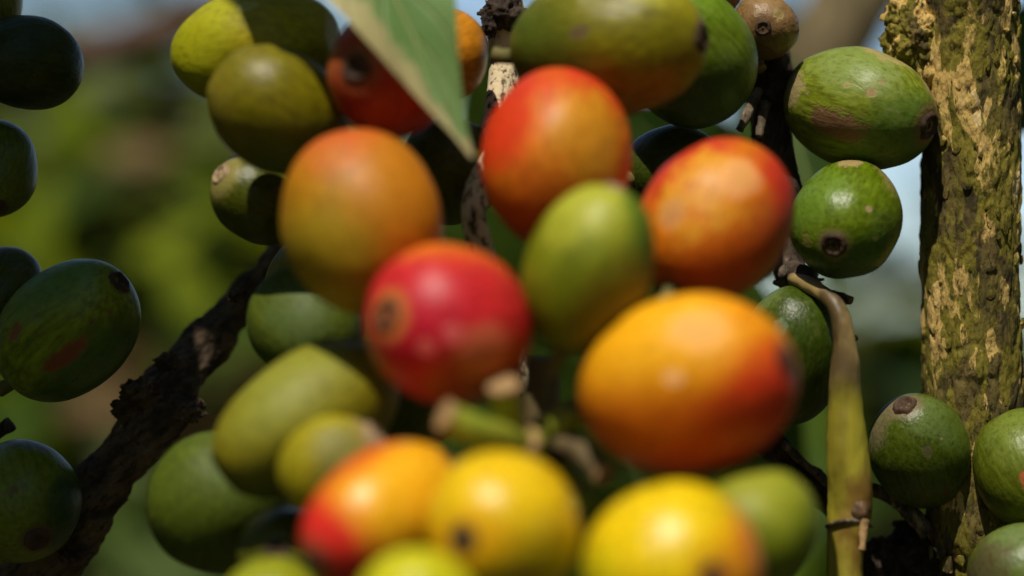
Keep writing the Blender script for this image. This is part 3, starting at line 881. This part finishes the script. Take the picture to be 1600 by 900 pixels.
# near cluster
cherry('amber', 'amber yellow cherry with a faint red top, left of the hanging leaf tip', GN, AMB,
       [((.36, .24, .008), (-.3, -.7, .5), .15, .85, .3), ((.60, .12, .015), (-.15, .95, .2), .60, 1.0, .25), ((.56, .20, .006), (.7, .3, .6), .50, 1.0, .4)], calyx=.12, gloss=0.5)
cherry('fire', 'orange red cherry under the leaf tip, topmost of the ripe ones', GN, ORA,
       [((.50, .10, .006), (.2, -.95, .2), -.1, .8, .3), ((.66, .045, .008), (-.75, .65, .2), .40, .85, .35), ((.66, .045, .01), (.45, .9, .1), .68, .93, .25), ((.66, .27, .012), (.45, .2, .85), .72, 1.0, .4)], gloss=0.46)
cherry('rosy', 'orange red cherry with a faded patch, beside the glossy green one', GN, ORA,
       [((.60, .030, .015), (1, .2, .1), .45, .9, .3), ((.60, .05, .02), (-.5, .85, .1), .5, .9, .25), ((.54, .085, .006), (.3, -.9, .2), .0, .7, .3), ((.72, .31, .02), (-.2, .4, .85), .76, .97, .4)],
       [((-.60, .15, .78), .20, (.48, .24, .10), .55, .12), ((.25, .55, .8), .28, (.70, .33, .12), .6, .2)], gloss=0.42)
cherry('limelet', 'small lime green cherry wedged in the middle of the ripe ones', GN, (.13, .20, .012),
       [((.40, .42, .03), (.0, .85, .5), .45, .95, .25), ((.17, .13, .01), (.5, -.6, .5), .5, .95, .25), ((.10, .18, .012), (.9, .5, .3), .75, .95, .1)],
       calyx=.13, cal_mat=M_calyx_pale, pole=(.42, .38, .10), polesize=.2, gloss=0.44)
cherry('red', 'crimson cherry with a brown navel facing left, centre of the cluster', GN, RED,
       [(CRIM, (-.4, -.3, .8), .3, .9, .3), ((.72, .16, .008), (.1, 1, -.1), .62, .95, .25), ((.30, .06, .012), (.5, -.8, .3), .45, .95, .25)],
       [((.1, -.1, 1.0), .13, (.62, .11, .10), .7, .1), ((.45, -.3, .85), .33, (.5, .13, .05), .6, .25), ((-.2, -.25, .95), .10, (.70, .12, .10), .8, .06)],
       calyx=.17, pole=(.50, .17, .03), polesize=.34, gloss=0.42)
cherry('bigorange', 'largest orange cherry with a red flank, right of the stalk stubs', GN, (.88, .30, .006),
       [((.92, .44, .008), (-.5, .6, .6), .45, 1.0, .25), ((.72, .17, .006), (-.2, -.9, .3), .05, .8, .2), ((.80, .040, .010), (.68, -.40, .62), .52, .90, .20), ((.66, .075, .01), (.3, -.75, .55), .50, 1.0, .25), ((.70, .05, .012), (.9, -.4, .1), .75, .95, .2)],
       [((-.05, .62, .78), .26, (.80, .36, .10), .6, .2), ((-.28, .1, .95), .08, (.85, .45, .2), .8, .05)], calyx=.12, gloss=0.42)
cherry('twotone', 'half yellow half red cherry lying on its side, low left in the cluster', GN, (.86, .34, .010),
       [((.90, .46, .012), (.4, .3, .8), .35, .95, .2), ((.74, .030, .02), (-.75, -.5, .4), .18, .66, .22), ((.76, .12, .01), (-.4, .8, .1), .75, .98, .2)], calyx=.15, pole=(.45, .09, .04), polesize=.4, gloss=0.27)
cherry('yellow', 'round yellow cherry with a brown navel facing the viewer', GN, YEL,
       [((.85, .42, .006), (-.4, -.35, .8), .65, .98, .25), ((.56, .42, .01), (.3, -.9, .2), .15, .8, .2)],
       [((.3, -.55, .8), .22, (.42, .19, .01), .6, .2)], calyx=.15, gloss=0.27)
cherry('sunny', 'yellow cherry flushed orange on its right, cut by the bottom edge', GN, (.86, .58, .006),
       [((.84, .30, .008), (.75, -.1, .6), .60, .98, .2), ((.80, .20, .01), (1, .35, .0), .72, .95, .2), ((.66, .58, .008), (-.9, -.5, .2), .5, .95, .2)], calyx=.13, pole=(.45, .15, .02), gloss=0.28)
cherry('lowlime', 'bright lime yellow cherry peeping in at the bottom edge under the two-tone one', GN, (.58, .56, .012), [((.40, .46, .012), (-.6, -.2, .5), .5, .95, .2)], stalk_on=False)
# green ones round the cluster
cherry('palegreen', 'soft pale green cherry behind the yellow and orange one at bottom', GA, (.13, .20, .012), [((.30, .32, .02), (.1, .8, .5), .5, 1, .2)], gloss=0.5)
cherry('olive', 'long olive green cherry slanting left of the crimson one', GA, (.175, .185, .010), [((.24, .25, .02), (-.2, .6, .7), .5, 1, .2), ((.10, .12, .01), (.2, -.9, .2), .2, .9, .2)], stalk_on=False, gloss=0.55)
cherry('shadegreen', 'flat dark green cherry in shade below the amber one', GA, (.062, .105, .012), [((.08, .12, .02), (.0, .2, .9), .7, 1, .3)], stalk_on=False, gloss=0.6)
cherry('peek', 'light green cherry tip showing between the amber cherry and the dark branch', GA, (.22, .25, .02))
cherry('small', 'small round lime cherry with a tan end behind the two-tone one', GA, (.27, .29, .012), [((.20, .20, .04), (.3, .2, .9), .6, 1, .3)], calyx=.30, cal_mat=M_calyx_pale, pole=(.34, .24, .10), polesize=.6, stalk_on=False, gloss=0.55)
cherry('darkround', 'big round dark green cherry below the olive one', GA, (.062, .110, .008), [((.09, .13, .015), (.4, .5, .7), .75, 1, .3)], stalk_on=False, gloss=0.6)
cherry('cornerdark', 'dark green cherry with a brown navel beside the two-tone one near bottom', GA, (.075, .100, .018), calyx=.20)
cherry('bottomlime', 'light green cherry barely showing at the bottom edge below the brown navelled dark one', GA, (.22, .30, .03), stalk_on=False)
cherry('toplime', 'yellow green cherry half in sun at the top left of the cluster', GA, (.26, .27, .010), [((.36, .36, .006), (-.9, .2, .3), .4, .8, .1), ((.12, .16, .012), (.3, -.8, .2), .45, .9, .2)],  # brighter left layer paints the sunlit part into the colour
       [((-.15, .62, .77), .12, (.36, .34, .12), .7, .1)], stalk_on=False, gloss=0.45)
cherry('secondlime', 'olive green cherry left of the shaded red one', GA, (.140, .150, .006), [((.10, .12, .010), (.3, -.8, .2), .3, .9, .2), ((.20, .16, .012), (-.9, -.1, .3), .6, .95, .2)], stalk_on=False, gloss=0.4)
cherry('tanlip', 'dark green cherry with a tan lip, upper left of the amber one', GA, (.060, .090, .012), calyx=.22, cal_mat=M_calyx_pale, pole=(.26, .22, .06), polesize=.55)
cherry('shadered', 'dark red cherry in the shade of the hanging leaf', GN, (.36, .030, .012), [((.40, .09, .02), (-.9, .4, .1), .7, .97, .2)], calyx=.20, pole=(.26, .07, .02), polesize=.42)
cherry('hiddenorange', 'orange cherry half hidden behind the hanging leaf', GN, (.62, .24, .012))
cherry('bigolive', 'long olive green cherry with a brown navel at its right end, at the top', GA, (.155, .175, .008),
       [((.38, .36, .03), (.35, .80, .45), .80, .93, .06), ((.30, .26, .008), (.9, .3, .2), .6, .95, .15), ((.09, .12, .010), (-.9, -.2, .2), .35, .9, .2)],  # crisp pale layer at the top is a painted sunlit patch
       [((-.42, .10, .9), .10, (.11, .07, .03), .8, .06), ((-.3, .55, .75), .12, (.22, .22, .06), .6, .1)], calyx=.17, pole=(.30, .18, .05), gloss=0.42)
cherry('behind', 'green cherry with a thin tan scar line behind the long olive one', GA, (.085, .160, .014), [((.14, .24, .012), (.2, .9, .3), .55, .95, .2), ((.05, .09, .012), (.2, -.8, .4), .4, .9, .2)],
       sharp=True, speck=.2, scuff=.25)
cherry('sliver', 'sliver of dark green cherry between the two upper orange ones', GA, (.035, .065, .012), speck=.3)
# around the trunk, in focus
cherry('blotched', 'pale green cherry with rough tan blotches in front of the mossy trunk', GR, (.150, .230, .030),
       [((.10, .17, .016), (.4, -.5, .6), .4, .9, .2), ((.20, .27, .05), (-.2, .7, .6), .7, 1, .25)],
       [((-.58, -.27, .75), .25, (.19, .090, .042), .95, .22, (1, -.18, 0), 2.1), ((-.35, -.42, .8), .13, (.20, .11, .05), .8, .2, (1, -.2, 0), 1.8), ((-.92, .25, .2), .30, (.30, .21, .11), .7, .25), ((.35, .85, .3), .40, (.34, .25, .10), .7, .3), ((.85, .35, .2), .35, (.30, .22, .10), .7, .25), ((-.08, .22, .95), .08, (.32, .2, .09), .8, .08), ((.05, .35, .93), .05, (.32, .2, .09), .6, .10), ((-.35, .32, .88), .06, (.34, .24, .10), .6, .12)],
       sharp=True, scuff=.35, scuffcol=(.26, .22, .09), rough=.006, calyx=.20, pole=(.20, .11, .045), polesize=.36, streak=.4, gloss=0.42)
cherry('glossy', 'glossy green cherry with a dark navel facing the viewer, under the blotched one', GR, (.092, .175, .010),
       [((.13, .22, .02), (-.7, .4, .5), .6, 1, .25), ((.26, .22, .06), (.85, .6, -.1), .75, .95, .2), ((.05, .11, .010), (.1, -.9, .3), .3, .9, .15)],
       [((.28, .22, .93), .06, (.36, .24, .12), .9, .04), ((.42, -.28, .86), .07, (.20, .18, .04), .8, .06), ((.0, .95, .2), .22, (.40, .25, .12), .7, .2), ((-.75, -.3, .6), .12, (.24, .2, .05), .6, .12)],
       sharp=True, rough=.0, speck=.2, calyx=.19, pole=(.20, .18, .05), polesize=.30, streak=.35, gloss=0.3)
M_g = None
cherry('shaded', 'dark bluish green cherry right of the largest orange one', GR, (.036, .075, .012), [((.12, .16, .03), (-.6, .8, .2), .85, 1, .1)],
       [((-.35, .35, .85), .15, (.13, .22, .12), .5, .15)], sharp=True, speck=.25, scuff=.15, stalk_on=False)
cherry('ringtop', 'dark green cherry with a ringed scar on top, beside the shoot', GR, (.055, .100, .016), [((.11, .16, .035), (.25, .55, .8), .75, 1, .25), ((.16, .14, .06), (-.9, .4, .2), .75, .97, .15), ((.09, .14, .016), (.8, .3, .4), .7, .98, .2)],
       [((.02, -.05, 1), .10, (.10, .07, .04), .6, .1), ((.45, -.72, .5), .10, (.12, .045, .02), .8, .08), ((.3, .2, .9), .03, (.25, .2, .1), .7, .02)],
       sharp=True, speck=.2, calyx=.21, cal_mat=None, pole=(.16, .12, .06), polesize=.36)
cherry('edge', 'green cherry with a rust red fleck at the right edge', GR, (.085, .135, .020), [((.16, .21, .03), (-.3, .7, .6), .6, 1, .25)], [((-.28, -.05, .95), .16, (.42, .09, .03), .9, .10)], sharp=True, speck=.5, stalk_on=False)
cherry('nook', 'dark green cherry deep in the cluster between the olive and crimson ones', GA, (.05, .075, .010), stalk_on=False, gloss=.45)
cherry('nook2', 'dark green cherry deep behind the amber one under the leaf tip', GA, (.05, .075, .010), stalk_on=False, gloss=.45)
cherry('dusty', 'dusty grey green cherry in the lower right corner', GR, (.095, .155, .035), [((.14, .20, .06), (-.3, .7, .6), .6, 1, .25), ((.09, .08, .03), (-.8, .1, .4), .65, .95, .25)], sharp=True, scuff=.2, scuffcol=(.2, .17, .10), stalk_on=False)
cherry('dried', 'shrivelled brown dried cherry at the top of the brown stem', GR, (.22, .125, .045), [((.31, .19, .08), (.1, .8, .5), .5, 1, .3), ((.13, .075, .025), (-.1, -.8, .3), .3, .9, .2)], [((.3, .3, .9), .2, (.33, .25, .09), .6, .2)],
       name='dried_cherry', sharp=True, rough=.05, calyx=.20, pole=(.14, .075, .03), polesize=.4, scuff=.3, scuffcol=(.1, .07, .03))
cherry('dried2', 'second brown dried cherry cut off by the top edge beside the first', GR, (.22, .14, .07), name='dried_cherry', sharp=True, rough=.08, scuff=.5, scuffcol=(.08, .05, .03))
# left, in shade
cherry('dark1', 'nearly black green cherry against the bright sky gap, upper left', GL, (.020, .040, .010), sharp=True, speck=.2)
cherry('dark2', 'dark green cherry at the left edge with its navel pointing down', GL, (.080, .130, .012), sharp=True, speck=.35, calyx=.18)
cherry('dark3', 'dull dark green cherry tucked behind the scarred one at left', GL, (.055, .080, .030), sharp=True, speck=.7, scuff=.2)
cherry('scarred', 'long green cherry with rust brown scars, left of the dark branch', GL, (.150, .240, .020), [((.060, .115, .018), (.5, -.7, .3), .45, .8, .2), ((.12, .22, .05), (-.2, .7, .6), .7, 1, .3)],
       [((.06, -.44, .88), .15, (.20, .055, .018), .97, .07, (.8, .6, .1), 2.7), ((-.66, .04, .72), .11, (.23, .09, .035), .95, .08, (.5, .85, 0), 1.6), ((.42, .02, .9), .035, (.15, .07, .03), .7, .03, (.7, .7, 0), 4.5), ((.62, .12, .75), .045, (.2, .08, .03), .6, .04)],
       sharp=True, speck=.3, calyx=.17, streak=.4)
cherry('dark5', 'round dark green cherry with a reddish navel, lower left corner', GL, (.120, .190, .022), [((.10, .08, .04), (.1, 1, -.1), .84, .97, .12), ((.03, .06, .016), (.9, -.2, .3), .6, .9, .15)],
       [((.08, .30, .94), .08, (.13, .07, .035), .7, .1)], sharp=True, speck=.3, calyx=.18, pole=(.10, .04, .022), polesize=.30)
cherry('corner', 'soft olive green cherry filling the top left corner', GL, (.13, .16, .05))

# ---------------------------------------------------------------- leaves close by
M_front = leaf_material('leaf_front', (.10, .22, .045), (.17, .30, .09), (.27, .38, .13), pale=(.56, .47, .22), translucent=.30, near=True, rough=.5)


def big_leaf(label, base, tip, nrm, width, mat, droop, fold, wav, seed, group=None, rib=.0007):
    root = empty('coffee_leaf', base, label, 'leaf', group)
    put('blade', leaf_mesh(base, tip, nrm, width, droop, fold, wav, 10, 40, seed, origin=base), mat, root)
    put('midrib', leaf_rib(base, tip, nrm, rib, droop, base), M_rib, root)
    return root


M_rib = plain_material('leaf_rib', (.16, .24, .06), (.26, .32, .10), 200, .6)
big_leaf('pale green leaf with a dry tan margin hanging tip down before the red cherry',
         P(262, -790, .275), P(738, 246, .2605), D((.05, .4, 1)), .022, M_front, -.03, .20, .24, 4)
big_leaf('deep green leaf standing behind the ripening cluster', P(1120, 1100, .40), P(740, 40, .36), D((0, .4, 1)), .060, M_leaf_dark, .02, .2, .08, 11)
big_leaf('green leaf blurred between the blotched cherry and the brown stem', P(1180, 60, .42), P(1310, 460, .40), D((.3, .2, 1)), .020, M_leaf_dark, .02, .2, .08, 12)
big_leaf('dark green leaf blurred between the two upper orange cherries', P(1230, 420, .43), P(940, 150, .41), D((.2, .5, 1)), .026, M_leaf_dark, .02, .2, .08, 14)
big_leaf('dark leaf just behind the mossy trunk at the right edge', P(1760, -60, .37), P(1588, 215, .345), D((-.3, .3, 1)), .020, M_leaf_dark, .02, .2, .08, 13)

# unseen leaves added overhead: their shade falls on the fruit at left and top
GO = 'shade casting leaves above the fruit'
S = SUNV
EDIR = Vector((0, .87, -.05)).normalized()
def shade_leaf(label, target, t, direc, ln, width, seed):
    c = target + S * t
    a = direc.normalized()
    big_leaf(label, c - a * ln / 2, c + a * ln / 2, S, width, M_leaf_dark, .03, .15, .05, seed, GO)


shade_leaf('broad leaf overhead shading the scarred green cherry', P(-10, 470, .300), .105, Vector((.15, 1, .35)), .105, .046, 31)
shade_leaf('broad leaf overhead beyond the dark branch at left', P(-330, 470, .302), .12, Vector((-.1, 1, .35)), .11, .05, 32)
def shade_leaf_at(label, x0, s0, t, ln, width, seed, across=False):
    # a leaf lying along the sun ray sheet: x0 sideways, s0 along the level across the rays, t above the fruit
    e = Vector((0, .862, .507))
    c = CAM + Vector((x0, 0, 0)) + e * s0 + Vector((0, -.507, .862)) * t + Vector((-.162 * (t + .11), 0, 0))
    if across:
        e = Vector((1, 0, 0))
    big_leaf(label, c - e * ln / 2, c + e * ln / 2, S, width, M_leaf_dark, .02, .12, .04, seed, GO)


shade_leaf_at('leaf overhead dividing sun from shade on the yellow green cherry', -.0232, .2900, .060, .060, .024, 34)
shade_leaf_at('little unseen leaf added overhead, shading the thin upper end of the dark branch', -.0390, .2862, .090, .028, .021, 37, True)
#END#
